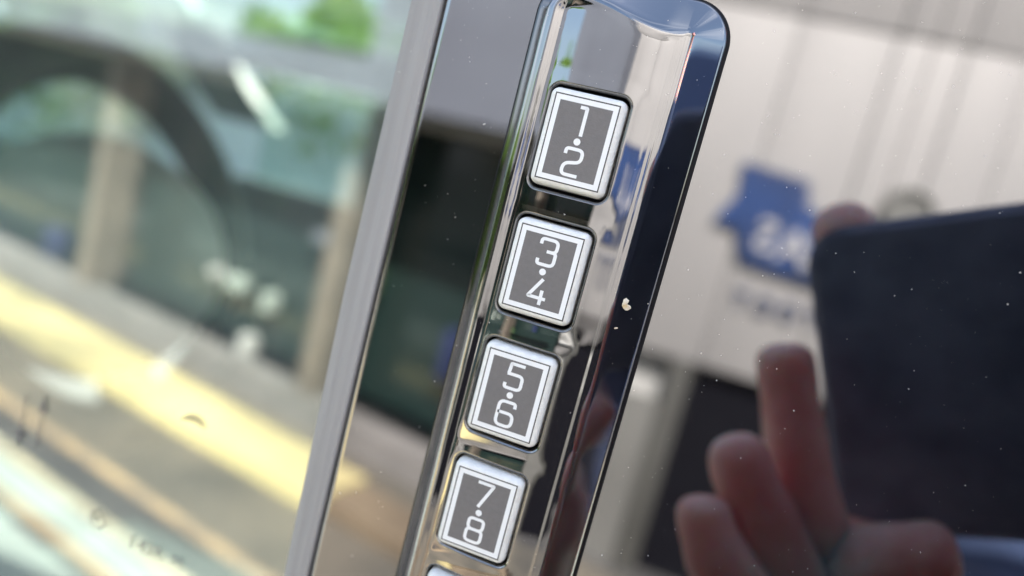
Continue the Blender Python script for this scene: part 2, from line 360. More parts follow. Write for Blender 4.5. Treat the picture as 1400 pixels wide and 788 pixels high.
bw_m = noisy(material('render_pale', (.6, .62, .6), .8), (.55, .58, .56), (.68, .7, .68), 2)
bwall = tag(empty('boundary_wall', (-3.5, 5.0, 0)), 'low pale boundary wall with a flat coping beyond the car, under the trees', 'wall')
link('wall_panel', box(-3, 3, -.1, .1, 0, 1.34), bw_m, bwall)
link('coping', box(-3.02, 3.02, -.16, .16, 1.341, 1.43, .01), material('coping_white', (.78, .8, .78), .7), bwall)
hg = tag(empty('hedge', (-7.2, -2.6, 0)), 'clipped dark green hedge added out of view to darken the mirror image on the left flank of the keypad', 'hedge')  # unseen hedge, added for a darker reflection in the keypad's left flank
rnd = random.Random(5); vs, fs = [], []
for i in range(9000):
    p = Vector((rnd.uniform(-.4, .4), rnd.uniform(-2.6, 2.4), rnd.uniform(.0, 1.45)))
    fa = rnd.randrange(3); p[fa] = ((-.4, .4), (-2.6, 2.4), (1.45, 1.45))[fa][rnd.randrange(2)] + rnd.uniform(-.06, .05)
    a = Vector((rnd.gauss(0, 1), rnd.gauss(0, 1), rnd.gauss(0, 1))).normalized(); c = a.cross(Vector((rnd.random(), rnd.random(), rnd.random()))).normalized(); q = rnd.uniform(.03, .07); k_ = len(vs)
    vs += [p - a * q, p - c * q * .5, p + a * q, p + c * q * .5]; fs.append([k_, k_ + 1, k_ + 2, k_ + 3])
link('foliage', mesh('foliage', vs, fs), leaf_m, hg)
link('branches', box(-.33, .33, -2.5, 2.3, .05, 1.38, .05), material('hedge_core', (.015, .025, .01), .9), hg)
# ------------------------------------------------------------------ the car
car = tag(empty('car', (0, .8, 0)), 'black car seen close at its glossy door pillar beside the driver window', 'car')
CO = car.location
def cpart(name, me, mt, parent=None):
    me.transform(Matrix.Translation(-CO)); return link(name, me, mt, parent or car)
def mmP(x, y, z): return (x * .001, (y - 4.5) * .001, z * .001 + 1.15)
# pillar trim: a very slightly crowned gloss sheet with a turned-in edge
def trim():
    xs = [-25.05, -25.0, -24.9, -24.7, -24.4] + [-24 + i * 4 for i in range(38)]
    zs = [-230 + i * 10 for i in range(47)]
    vs, fs = [], []
    for z in zs:
        for i, x in enumerate(xs):
            e = max(0, .6 - (x + 25.05)); y = 4.5 + e * e * 2.2 + (x - 15) ** 2 * 1.2e-5
            vs.append(mmP(x - (z + 30) * -.004, y, z))
    n = len(xs)
    for j in range(len(zs) - 1):
        for i in range(n - 1): fs.append([j * n + i, j * n + i + 1, (j + 1) * n + i + 1, (j + 1) * n + i])
    return mesh('trim', vs, fs, True)
pt = cpart('pillar_trim', trim(), piano)
cpart('trim_backing', box(-.0246, .125, .003, .02, .92, 1.38), matte_black)
# window seal between trim and glass: an extruded moulded profile
prof = [(-30.4, 7.5), (-30.4, 5.2), (-30.15, 4.75), (-29.4, 4.5), (-28.6, 4.42), (-28.2, 4.50), (-27.9, 4.46), (-27.2, 4.40), (-26.6, 4.46), (-26.2, 4.62), (-25.9, 4.66), (-25.6, 4.62), (-25.38, 4.8), (-25.3, 5.3), (-25.3, 7.5)]
rings = []
for z in range(-230, 240, 10):
    rings.append([mmP(x + (z + 30) * .004 * (1 if x > -28 else 1.0) + (.9 if x < -28 else 0) * max(0, (-30 - z)) / 50, y, z) for x, y in prof])
cpart('window_seal', loft(rings, (True, True)), seal_mat)
# window glass
gp = cpart('window_glass', mesh('pane', [(-1.05, .0035, .98), (-.0292, .0035, .98), (-.0292, .0035, 1.42), (-1.05, .0035, 1.42)], [[0, 1, 2, 3]]), glass)
# faint printed marks low on the glass
ink = material('glass_print', (.16, .15, .15), .7)
ink.node_tree.nodes['Principled BSDF'].inputs['Alpha'].default_value = .42
def gm(px, py): p = at(px, py, .0031); return p.x, p.z
def mark(me): me.transform(Matrix.Translation(-CO)); return link('glass_print', me, ink, gp)
for px, up in ((29, -1), (55, 1)):
    x, z = gm(px, 577); w_, h_ = .0002, .0052
    y = .0031
    vs = [(x - w_, y, z - h_), (x + w_, y, z - h_), (x + w_, y, z + h_), (x - w_, y, z + h_), (x - .0011, y, z + up * .0018), (x + .0011, y, z + up * .0018), (x, y, z + up * .0052)]
    mark(mesh('arrow', vs, [[0, 1, 2, 3], [4, 5, 6]]))
cx, cz = gm(133, 711)
vs, fs = [], []
for k in range(32):
    a = math.tau * k / 32
    for r_ in (.0015, .0018): vs.append((cx + r_ * math.cos(a), .0031, cz + r_ * math.sin(a)))
    j = (k + 1) % 32; fs.append([2 * k, 2 * k + 1, 2 * j + 1, 2 * j])
mark(mesh('ring', vs, fs))
for s_, px, py, sz in (('E4', 131, 713, .0018), ('I 43R', 175, 748, .0034), ('00', 232, 770, .0026)):
    x, z = gm(px, py); me = text_mesh(s_, sz)
    me.transform(Matrix(((1, 0, 0, x - (.0011 if s_ == 'E4' else 0)), (0, 0, 1, .0031), (0, 1, 0, z), (0, 0, 0, 1)))); mark(me)
# swoosh logo print
x, z = gm(262, 585); vs, fs = [], []
for k in range(13):
    a = R(160 - k * 12); th = .0007 * math.sin(math.pi * (k + .5) / 13)
    vs += [(x + .0026 * math.cos(a), .0031, z + .0016 * math.sin(a) + th), (x + .0026 * math.cos(a), .0031, z + .0016 * math.sin(a) - th)]
    if k: fs.append([2 * k - 2, 2 * k - 1, 2 * k + 1, 2 * k])
mark(mesh('swoosh', vs, fs))

# body round the cabin: roof, far side, floor, so that light comes in only through the windows
body_m = material('car_paint', (.01, .01, .012), .12, 0, .6)
liner = noisy(material('headliner', (.42, .44, .46), .9), (.40, .42, .44), (.46, .48, .5), 40)
inner_dark = noisy(material('cabin_dark', (.045, .045, .045), .7), (.035, .036, .037), (.06, .06, .058), 30)
inner_tan = noisy(material('cabin_trim_tan', (.4, .33, .2), .7), (.36, .3, .19), (.46, .38, .24), 20)
inner_grey = noisy(material('cabin_grey', (.22, .24, .24), .7), (.2, .22, .22), (.27, .28, .28), 20)
cpart('roof', box(-1.25, 1.6, .0, 1.62, 1.45, 1.50, .02), body_m)
cpart('headliner', box(-1.2, 1.5, .03, 1.58, 1.43, 1.447), liner)
cpart('rear_door', box(.128, 1.3, .004, .03, .35, 1.45, .003), body_m)
cpart('front_door', box(-1.15, .127, .004, .03, .35, .905, .006), body_m)
cpart('inner_door', box(-1.15, -.03, .04, .075, .35, .965, .01), inner_grey)
cpart('far_door', box(-1.15, .9, 1.56, 1.62, .35, .93, .01), inner_dark)
cpart('far_pillar', box(-.12, .0, 1.57, 1.61, .986, 1.25, .01), inner_grey)
cpart('floor_pan', box(-1.25, 1.3, .03, 1.6, .30, .35), inner_dark)
cpart('rear_bulkhead', box(.75, .8, .05, 1.55, .35, 1.44), inner_dark)
# dashboard + steering wheel
cpart('dashboard', box(-1.55, -1.15, .05, 1.57, .55, .93, .05, 4), inner_dark)
rim_dark = material('wheel_rim_leather', (.014, .014, .015), .6)
hub_m = noisy(material('wheel_cover_taupe', (.25, .23, .21), .6), (.5, .47, .44), (.62, .58, .55), 9)
inner_taupe = noisy(material('cabin_taupe', (.06, .055, .05), .6), (.075, .068, .062), (.12, .11, .10), 20)
def torus(c, R0, r_, tilt, n=56, m_=12):
    vs, fs = [], []
    M = Matrix.Translation(c) @ Matrix.Rotation(tilt, 4, 'Y')
    for i in range(n):
        a = math.tau * i / n
        for j in range(m_):
            b = math.tau * j / m_
            vs.append(M @ Vector((r_ * math.sin(b), (R0 + r_ * math.cos(b)) * math.cos(a), (R0 + r_ * math.cos(b)) * math.sin(a))))
    for i in range(n):
        for j in range(m_):
            fs.append([i * m_ + j, ((i + 1) % n) * m_ + j, ((i + 1) % n) * m_ + (j + 1) % m_, i * m_ + (j + 1) % m_])
    return fix(mesh('torus', vs, fs, True))
wc = Vector((-.54, .52, .98))
WT = R(-20)
sw = cpart('steering_wheel', torus(wc, .187, .027, WT), rim_dark)
WM = Matrix.Translation(wc) @ Matrix.Rotation(WT, 4, 'Y')
hub = loft([[(x_, r_ * math.cos(a) * 1.15, r_ * math.sin(a) * .82 - .012) for a in [k * math.tau / 32 for k in range(32)]] for r_, x_ in ((.09, -.05), (.145, -.02), (.15, .0), (.13, .025), (.06, .04))])
hub.transform(WM); cpart('hub', hub, hub_m, sw)
for a in (0, 180, 270):
    sp = box(-.012, .012, .05, .18, -.03, .03, .008); sp.transform(WM @ Matrix.Rotation(R(a), 4, 'X')); cpart('spoke', sp, inner_dark, sw)
cpart('instrument_hood', box(-1.0, -.78, .30, .76, .80, 1.03, .06, 5), inner_taupe)
cpart('steering_column', box(-.95, -.56, .48, .56, .86, .94, .02), inner_dark)
# front seats with headrests
def seat(y, lab):
    s_ = cpart('seat', box(-.35, .2, y - .25, y + .25, .5, .66, .06, 4), inner_dark)
    b_ = box(-.07, .07, -.24, .24, 0, .5, .05, 4); b_.transform(Matrix.Translation((.16, y, .62)) @ Matrix.Rotation(R(14), 4, 'Y')); cpart('backrest', b_, inner_dark, s_)
    h_ = box(-.05, .05, -.13, .13, 0, .18, .04, 4); h_.transform(Matrix.Translation((.30, y, 1.14)) @ Matrix.Rotation(R(8), 4, 'Y')); cpart('headrest', h_, inner_grey, s_)
seat(.42, ''); seat(1.15, '')
# windshield + mirror
ws = mesh('ws', [(-1.55, .05, .93), (-1.55, 1.57, .93), (-1.05, 1.5, 1.44), (-1.05, .12, 1.44)], [[0, 1, 2, 3]])
cpart('windshield', ws, glass)
cpart('rearview_mirror', box(-.98, -.955, .68, .92, 1.31, 1.385, .015, 3), inner_dark)
fw = mesh('fw', [(-1.1, 1.585, .93), (-.12, 1.585, .93), (-.12, 1.585, 1.44), (-1.1, 1.585, 1.44)], [[0, 1, 2, 3]])
cpart('far_window', fw, glass)
cpart('far_header', box(-1.5, .4, 1.55, 1.60, 1.255, 1.365, .03, 4), inner_grey)
cpart('far_belt', box(-1.12, .4, 1.53, 1.60, .93, .985, .01), inner_dark)
cpart('far_centre_pillar', box(-.80, -.70, 1.53, 1.61, .93, 1.25, .02), inner_grey)
pa_, pb_ = at(190, -60, 1.57), at(345, 170, 1.57)
pil = loft([[(q.x + dx_, q.y + dy_, q.z) for dx_, dy_ in ((-.09, -.03), (.08, -.03), (.08, .03), (-.09, .03))] for q in (pa_, pb_)], smooth=False)
cpart('windshield_pillar', pil, inner_taupe)
cpart('sun_visor', box(-1.12, -.98, .45, .95, 1.33, 1.43, .015), liner)

# ------------------------------------------------------------------ keypad
PX0, PX1, PZ1, PZ0, PR = -10.7, 15.1, 21.6, -97.0, 5.2     # outline of the housing (mm in the trim's frame)
def sdr(x, z, x0, x1, z0, z1, r):       # distance inside (+) a rounded rectangle
    cx, cz, hx, hz = (x0 + x1) / 2, (z0 + z1) / 2, (x1 - x0) / 2 - r, (z1 - z0) / 2 - r
    qx, qz = abs(x - cx) - hx, abs(z - cz) - hz
    return r - (math.hypot(max(qx, 0), max(qz, 0)) + min(max(qx, qz), 0))
PITCH = 18.0
KZ = [-PITCH * i for i in range(5)]
WX, WZ, WR = 5.66, 7.2, 1.45            # half size of the well round a key
def sst(a, b, x):
    t_ = min(1, max(0, (x - a) / (b - a))); return t_ * t_ * (3 - 2 * t_)
def height(x, z):
    s_ = max(0., sdr(x, z, PX0, PX1, PZ0, PZ1, PR))
    # the right flank is broader than the left
    wid = 2.7 + 2.2 * sst(-4, 9, x); 
    t_ = s_ / wid
    # wall lip, flank, soft crease, crowned plateau
    h = .75 + .28 * (1 - (1 - min(1, s_ / .35)) ** 2) ** .5
    k = .17
    fl = 2.35 * t_
    top = 2.35 - .0 * t_
    d_ = (fl - top) / k
    h += top - k * math.log1p(math.exp(-max(-30, d_ )) ) if d_ > -30 else fl
    # small groove just inside the crease (rolled edge)
    h += .035 * math.exp(-((s_ - wid - .6) / .42) ** 2)
    # crown of the plateau, about 5 degrees each way
    if s_ > wid - 1:
        h -= sst(wid - 1, wid + 2, s_) * (((x - 3.8) ** 2) * .0092 + max(0., x - 4.5) ** 2 * .005) - .32 * sst(wid - 1, wid + 2, s_)
    # soft sink marks round each well
    for kz in KZ:
        if abs(z - kz) < 16:
            q = -sdr(x, z, -WX, WX, kz - WZ, kz + WZ, WR)
            if q < 4.0:
                h += .022 * math.exp(-(q / .8) ** 2) - (.13 * math.exp(-((q) / .15) ** 2)) - .012 * math.exp(-((q - 2.2) / .8) ** 2)
    h += .012 * math.sin(z * .31 + x * .2) + .008 * math.sin(z * .9 + 1)
    return h
def offset_rr(x0, x1, z0, z1, r, d, n):
    return rrect(x0 + d, x1 - d, z0 + d, z1 - d, max(r - d, .15), n)
def densify(pts, step):
    o = []
    for i, p in enumerate(pts):
        q = pts[(i + 1) % len(pts)]; L = math.hypot(q[0] - p[0], q[1] - p[1]); n = max(1, int(L / step))
        for k in range(n): o.append((p[0] + (q[0] - p[0]) * k / n, p[1] + (q[1] - p[1]) * k / n))
    return o
def ring(x0, x1, z0, z1, r, nc, nx, nz):
    c = rrect(x0, x1, z0, z1, r, nc); k = nc + 1; o = []
    for q, n in ((0, nx), (1, nz), (2, nx), (3, nz)):
        o += c[q * k:(q + 1) * k]; a, b = c[(q + 1) * k - 1], c[((q + 1) * k) % (4 * k)]
        o += [(a[0] + (b[0] - a[0]) * t_ / n, a[1] + (b[1] - a[1]) * t_ / n) for t_ in range(1, n)]
    return o
def housing():
    V, F = [], []
    def strips(rings):
        base = len(V); n = len(rings[0])
        for r_ in rings: V.extend(r_)
        for k in range(len(rings) - 1):
            for i in range(n):
                j = (i + 1) % n; F.append([base + k * n + i, base + k * n + j, base + (k + 1) * n + j, base + (k + 1) * n + i])
    def pod_ring(t_):
        l_, r_, v_ = 2.7 * t_, 4.9 * t_, 4.3 * t_
        return ring(PX0 + l_, PX1 - r_, PZ0 + v_, PZ1 - v_, max(PR - v_, .5 + .9 * t_), 24, 40, 190)
    ts = [0, .004, .01, .02, .032, .048, .065, .085, .11, .15, .22, .3, .4, .5, .6, .68, .75, .8] + [.82 + .018 * k for k in range(25)]
    rs = [pod_ring(t_) for t_ in ts]; strips(rs); outer = rs[0]
    pts, cons = [], []
    def add(rg):
        b = len(pts); pts.extend(rg); cons.extend([(b + i, b + (i + 1) % len(rg)) for i in range(len(rg))])
    add(rs[-1]); inner = rs[-1]
    IX0, IX1 = PX0 + 2.7 * ts[-1], PX1 - 4.9 * ts[-1]; IV = 4.3 * ts[-1]
    holes = []
    for kz in KZ:
        wr = [ring(-WX - d, WX + d, kz - WZ - d, kz + WZ + d, WR + d, 14, 24, 30) for d in (0, .03, .06, .1, .14, .18, .23, .29, .36, .44)]
        strips(wr); holes.append(wr[0]); add(wr[-1])
    x = IX0 + .3
    while x < IX1 - .25:
        z = PZ0 + IV + .3
        while z < PZ1 - IV - .25:
            if all(sdr(x, z, -WX - .7, WX + .7, k - WZ - .7, k + WZ + .7, WR + .7) < 0 for k in KZ):
                pts.append((x + random.uniform(-.03, .03), z + random.uniform(-.03, .03)))
            z += .42
        x += .42
    v2, e2, f2, _, _, _ = delaunay_2d_cdt([Vector(p) for p in pts], cons, [], 0, 1e-6)
    base = len(V); V.extend([(v.x, v.y) for v in v2])
    for f in f2:
        cx = sum(v2[i].x for i in f) / len(f); cz = sum(v2[i].y for i in f) / len(f)
        if sdr(cx, cz, IX0, IX1, PZ0 + IV, PZ1 - IV, max(PR - IV, .5 + .9 * ts[-1])) < -.002: continue
        if any(sdr(cx, cz, -WX - .44, WX + .44, k - WZ - .44, k + WZ + .44, WR + .44) > .002 for k in KZ): continue
        F.append([base + i for i in f])
    me = mesh('housing', [mmP(x, 4.5 - height(x, z), z) for x, z in V], F, True)
    ns = []
    for x, z in V:
        e = .01
        gx = (height(x + e, z) - height(x - e, z)) / (2 * e); gz = (height(x, z + e) - height(x, z - e)) / (2 * e)
        g = math.hypot(gx, gz)
        if g > 2.5: gx *= 2.5 / g; gz *= 2.5 / g
        ns.append(Vector((-gx, -1, -gz)).normalized())
    b = bmesh.new(); b.from_mesh(me)
    for f in b.faces:
        f.normal_update()
        if f.normal.y > 0: f.normal_flip()
    b.to_mesh(me); b.free()
    me.normals_split_custom_set_from_vertices(ns)
    return me, outer, holes
KO = Vector((.0022, -.0, 1.11))
kp = tag(empty('keypad', KO), 'raised glossy black keyless entry keypad with five numbered white keys on the pillar', 'keypad')
def kpart(name, me, mt, parent=None):
    me.transform(Matrix.Translation(-KO)); return link(name, me, mt, parent or kp)
hm, outer, holes = housing()
hs = kpart('housing', hm, piano_pod)
# side wall and dark foot gasket under the lip
kpart('gasket', loft([[mmP(x * 1, 4.6, z) for x, z in outer], [mmP(x, 4.5 - .75, z) for x, z in outer]], (False, False)), matte_black, hs)
g2 = rrect(PX0 - .35, PX1 + .5, PZ0 - .4, PZ1 + .4, PR + .4, 22)
kpart('gasket', loft([[mmP(x, 4.55, z) for x, z in g2], [mmP(x, 4.28, z) for x, z in g2], [mmP(x * .985 + .03, 4.2, z * .999) for x, z in g2]], (False, True)), matte_black, hs)
for hr, kz in zip(holes, KZ):
    top = [mmP(x, 4.5 - height(x, z), z) for x, z in hr]
    mid = [mmP(x * .985, 4.5 - height(x, z) + .35, kz + (z - kz) * .985) for x, z in hr]
    bot = [mmP(x * .985, 4.3, kz + (z - kz) * .985) for x, z in hr]
    kpart('well', loft([top, mid], (False, False)), piano_pod, hs)
    kpart('well', loft([mid, bot], (False, True)), matte_black, hs)

# ---- key digits: rounded square strokes
def arc_path(pts, r):                   # round the inner corners of a polyline
    out_ = [pts[0]]
    for i in range(1, len(pts) - 1):
        a, b, c = Vector(pts[i - 1]), Vector(pts[i]), Vector(pts[i + 1])
        ra = min(r, (a - b).length * .5, (c - b).length * .5)
        p0 = b + (a - b).normalized() * ra; p1 = b + (c - b).normalized() * ra
        for k in range(7):
            t_ = k / 6; out_.append(tuple(p0 * (1 - t_) ** 2 + b * 2 * t_ * (1 - t_) + p1 * t_ ** 2))
    out_.append(pts[-1]); return out_
def ribbon(path, wd, closed=False):
    n = len(path); P = [Vector(p) for p in path]; vs, fs = [], []
    for i in range(n):
        a = P[(i - 1) % n] if (closed or i) else P[i]; c = P[(i + 1) % n] if (closed or i < n - 1) else P[i]
        d = (c - a).normalized(); nn_ = Vector((-d.y, d.x)) 
        vs += [P[i] + nn_ * wd / 2, P[i] - nn_ * wd / 2]
    for i in range(n if closed else n - 1):
        j = (i + 1) % n; fs.append([2 * i, 2 * i + 1, 2 * j + 1, 2 * j])
    return vs, fs
A = 1.05
DIG = {
 '1': [([(-.62, 1.72), (-.05, 1.72), (.22, 1.72), (.22, -1.9)], .12, 0)],
 '2': [([(-A, .95), (-A, 1.7), (A, 1.7), (A, .15), (-A + .1, -.25), (-A, -1.7), (A, -1.7)], .65, 0)],
 '3': [([(-A, .95), (-A, 1.7), (A, 1.7), (A, .1), (-.15, .1)], .65, 0), ([(.3, .1), (A, .1), (A, -1.7), (-A, -1.7), (-A, -1.0)], .65, 0)],
 '4': [([(.35, 1.75), (-1.1, -.85), (1.2, -.85)], .12, 0), ([(.55, .25), (.55, -1.75)], .1, 0)],
 '5': [([(1.05, 1.7), (-.75, 1.7), (-.86, .28)], .08, 0), ([(-1.02, .28), (A, .28), (A, -1.7), (-A, -1.7), (-A, -1.05)], .62, 0)],
 '6': [([(A, 1.0), (A, 1.7), (-A, 1.7), (-A, -.2), (-A, -1.7), (A, -1.7), (A, .12), (-A, .12)], .75, 0)],
 '7': [([(-A, 1.7), (1.1, 1.7), (.9, 1.2), (-.35, -1.85)], .12, 0)],
 '8': [([(0, 1.7), (A - .05, 1.7), (A - .05, .1), (-A + .05, .1), (-A + .05, 1.7), (0, 1.7)], .65, 0), ([(0, .1), (A, .1), (A, -1.7), (-A, -1.7), (-A, .1), (0, .1)], .65, 0)],
 '9': [([(-A, -1.0), (-A, -1.7), (A, -1.7), (A, .2), (A, 1.7), (-A, 1.7), (-A, -.1), (A, -.1)], .75, 0)],
 '0': [([(0, 1.7), (A, 1.7), (A, -1.7), (-A, -1.7), (-A, 1.7), (0, 1.7)], .8, 0)]}
DY = -.055
def digit(ch, cx, cz):
    vs, fs = [], []
    for li, (pts, r_, _) in enumerate(DIG[ch]):
        v, f = ribbon(arc_path(pts, r_), .44)
        b = len(vs)
        for p in v: vs.append(mmP(cx + p.x * 1.1, DY - li * .006, cz + p.y * 1.03))
        fs += [[b + q for q in ff] for ff in f]
    return mesh('digit', vs, fs)
FX, FZ = 4.385, 5.72                     # half size of the printed frame
def ringflat(o, i, y):                  # flat frame between two rectangles
    a = [(-o[0], -o[1]), (o[0], -o[1]), (o[0], o[1]), (-o[0], o[1])]; c = [(-i[0], -i[1]), (i[0], -i[1]), (i[0], i[1]), (-i[0], i[1])]
    return a, c
for kz, chars in zip(KZ, ('12', '34', '56', '78', '90')):
    # key body: drafted sides, soft top edge
    rr = []
    for d, y in ((-.36, 3.6), (-.32, 1.9), (-.25, .95), (-.15, .55), (-.02, .30), (.16, .12), (.36, .03), (.60, 0.0)):
        rr.append([mmP(x, y, z) for x, z in rrect(-FX - .62 + d, FX + .62 - d, kz - FZ - .62 + d, kz + FZ + .62 - d, max(.3, .85 - d), 8)])
    kb = kpart('key', loft(rr, (True, True)), key_white)
    for nm, o, i, y, mt in (('frame_line', (FX + .09, FZ + .09), (FX - .08, FZ - .08), -.02, legend_line), ('frame', (FX - .081, FZ - .081), (FX - .75, FZ - .75), -.03, legend_white)):
        vs, fs = [], []
        for (ox, oz) in ((-1, -1), (1, -1), (1, 1), (-1, 1)):
            vs += [mmP(ox * o[0], y, kz + oz * o[1]), mmP(ox * i[0], y, kz + oz * i[1])]
        for k in range(4): j = (k + 1) % 4; fs.append([2 * k, 2 * j, 2 * j + 1, 2 * k + 1])
        kpart(nm, mesh(nm, vs, fs), mt, kb)
    a, c = FX - .751, FZ - .751
    kpart('face_plate', mesh('fp', [mmP(-a, -.035, kz - c), mmP(a, -.035, kz - c), mmP(a, -.035, kz + c), mmP(-a, -.035, kz + c)], [[0, 1, 2, 3]]), legend_grey, kb)
    kpart('digit', digit(chars[0], 0, kz + 2.74), legend_white, kb)
    kpart('digit', digit(chars[1], 0, kz - 2.74), legend_white, kb)
    dv = [mmP(.47 * math.cos(k * math.tau / 24), DY - .01, kz + .47 * math.sin(k * math.tau / 24)) for k in range(24)]
    kpart('dot', mesh('dot', dv, [list(range(24))]), legend_white, kb)

# ------------------------------------------------------------------ dust, the crumb
def blob(c, s_, seed, flat=.5):
    rnd = random.Random(seed); b = bmesh.new(); bmesh.ops.create_icosphere(b, subdivisions=2, radius=1)
    for v in b.verts:
        k = 1 + rnd.uniform(-.22, .22); v.co = Vector((v.co.x * s_[0] * k + c[0], v.co.y * s_[1] * flat * k + c[1], v.co.z * s_[2] * k + c[2]))
    me = bpy.data.meshes.new('blob'); b.to_mesh(me); b.free(); return me
p = at(856, 416, -.0030)
hh = lambda x, z: (4.5 - height(x, z) - 4.5) * .001
def on_pod(px, py):
    q = at(px, py, -.002)
    for _ in range(6): q = at(px, py, hh(q.x * 1000, (q.z - 1.15) * 1000))
    return q
p = on_pod(856, 417)
b = bmesh.new(); 
for (dx, dz, s_, sd_) in ((-.00018, .0004, (.00038, .0003, .00055), 3), (.0002, -.0003, (.00055, .0004, .00045), 9), (-.0002, -.00005, (.0004, .0003, .0004), 4)):
    me_ = blob((dx, -.0001, dz), s_, sd_, .8); b.from_mesh(me_)
me = bpy.data.meshes.new('crumb'); b.to_mesh(me); b.free()
cr = link('crumb', me, crumb_mat); cr.location = p
tag(cr, 'pale yellowish crumb stuck on the right flank of the black keypad', 'crumb')
p2 = on_pod(841, 449)
cr = link('paint_fleck', blob((0, 0, 0), (.00035, .0001, .00012), 5), crumb_mat); cr.location = p2; cr.rotation_euler = (0, R(-20), 0)
tag(cr, 'tiny white fleck just below the crumb on the keypad flank', 'fleck')
b = bmesh.new(); rnd = random.Random(21)
def fleck(q, s_, long=1.):
    a = rnd.uniform(0, math.pi); n = 5
    vs_ = []
    for k in range(n):
        t_ = math.tau * k / n; u, v = s_ * long * math.cos(t_) * rnd.uniform(.7, 1.2), s_ * math.sin(t_) * rnd.uniform(.7, 1.2)
        vs_.append(b.verts.new((q.x + u * math.cos(a) - v * math.sin(a), q.y - .00003, q.z + u * math.sin(a) + v * math.cos(a))))
    b.faces.new(vs_)
for i in range(560):
    px, py = rnd.uniform(440, 1400), rnd.uniform(0, 788)
    q = at(px, py, 0.); X, Z = q.x * 1000, (q.z - 1.15) * 1000
    if X < -29.5: continue
    if sdr(X, Z, PX0 - 1, PX1 + 1, PZ0, PZ1 + 1, PR) > 0:
        q = on_pod(px, py); X, Z = q.x * 1000, (q.z - 1.15) * 1000
        if sdr(X, Z, PX0, PX1, PZ0, PZ1, PR) < .3: continue
        if any(sdr(X, Z, -WX - .3, WX + .3, k - WZ - .3, k + WZ + .3, WR) > 0 for k in KZ): continue
    r_ = rnd.random()
    fleck(q, (.000022 + .00008 * r_ ** 6), 1 if rnd.random() < .94 else 3)
me = bpy.data.meshes.new('dust'); b.to_mesh(me); b.free()
tag(link('dust', me, dust_mat), 'fine pale dust specks lying on the gloss black trim', kind='stuff')

# ------------------------------------------------------------------ phone in its navy case, held up to the trim
case_m = noisy(material('phone_case', (.08, .09, .14), .6), (.16, .175, .26), (.23, .245, .35), 90, 6, .3, 300)
VC = Vector((EYE.x, -EYE.y, EYE.z))                       # mirrored eye
VD = Vector((FWD.x, -FWD.y, FWD.z))                        # mirrored view axis
def on_phone(px, py, back=.002):
    d = ray(px, py); s_ = ((VC - VD * back) - EYE).dot(VD) / d.dot(VD); q = EYE + d * s_; return Vector((q.x, -q.y, q.z))
tl, bl_, tr_ = on_phone(1098, 318), on_phone(1114, 728), on_phone(1400, 280)
ex = (tr_ - tl).normalized(); nz = FWD.copy(); ex = (ex - nz * ex.dot(nz)).normalized(); ez = nz.cross(ex)
hgt = (bl_ - tl).dot(ez)
ph = tag(empty('phone', tl), 'smartphone in a dark navy case held up in front of the trim, mirrored in it', 'phone')
def ph_box(x0, x1, z0, z1, y0, y1, r_):
    return [[ex * x + ez * z + nz * yy for x, z in rrect(x0 + d, x1 - d, min(z0, z1) + d, max(z0, z1) - d, r_, 8)] for d, yy in ((.002, y0), (0, y0 + .002), (0, y1 - .002), (.002, y1))]
H = hgt
link('case', loft(ph_box(0, .152, 0, H, -.010, 0, .010)), case_m, ph)
link('screen', loft(ph_box(.004, .148, H * .05, H * .95, -.0125, -.0101, .008)), material('screen_black', (.01, .01, .01), .1), ph)
lens_m = material('lens_glass', (.035, .04, .055), .35)
sgz = 1 if H > 0 else -1
# ------------------------------------------------------------------ the person
skin_m = noisy(material('skin', (.42, .22, .16), .5, 0, .4, Subsurface_Weight=.8, Subsurface_Scale=.02), (.74, .36, .34), (.92, .62, .57), 55, 8, .9, 200)
shirt_m = noisy(material('shirt_navy', (.02, .045, .13), .85), (.012, .022, .055), (.02, .038, .095), 25, 5, .4, 300)
jeans_m = noisy(material('trousers', (.03, .04, .07), .9), (.025, .032, .055), (.045, .055, .09), 40, 5)
hair_m = noisy(material('hair', (.03, .02, .015), .6), (.02, .014, .01), (.05, .035, .025), 90, 5, .6, 300)
shoe_m = material('shoe', (.03, .03, .03), .5)
def skin(name, chains, mt, parent, lev=2, root=0):
    """chains: lists of (point, radius); a chain may start with an index to branch from"""
    me = bpy.data.meshes.new(name); vs, es, rs = [], [], []
    names = {}
    for ch in chains:
        prev_ = None
        for it in ch:
            if isinstance(it, str): prev_ = names[it]; continue
            p_, r_ = it[0], it[1]; vs.append(tuple(p_)); rs.append(r_); i_ = len(vs) - 1
            if prev_ is not None: es.append((prev_, i_))
            prev_ = i_
            if len(it) > 2: names[it[2]] = i_
    me.from_pydata(vs, es, []); o = bpy.data.objects.new(name, me); COL.objects.link(o)
    md = o.modifiers.new('skin', 'SKIN'); md.use_smooth_shade = True
    sv = me.skin_vertices[0].data if me.skin_vertices else None
    if sv is None:
        b_ = bmesh.new(); b_.from_mesh(me); b_.verts.layers.skin.verify(); b_.to_mesh(me); b_.free(); sv = me.skin_vertices[0].data
    for i_, r_ in enumerate(rs): sv[i_].radius = (r_, r_) if not isinstance(r_, tuple) else r_; sv[i_].use_root = (i_ == root)
    sb = o.modifiers.new('sub', 'SUBSURF'); sb.levels = lev; sb.render_levels = lev
    bpy.context.view_layer.update()
    ev = bpy.data.meshes.new_from_object(o.evaluated_get(bpy.context.evaluated_depsgraph_get()))
    bpy.data.objects.remove(o)
    return ev
def M_(px, py, dm): return mirz(px, py, dm * .001)
k = 1.1
palm = M_(1165, 850, 176)
wrist = M_(1215, 1010, 200)
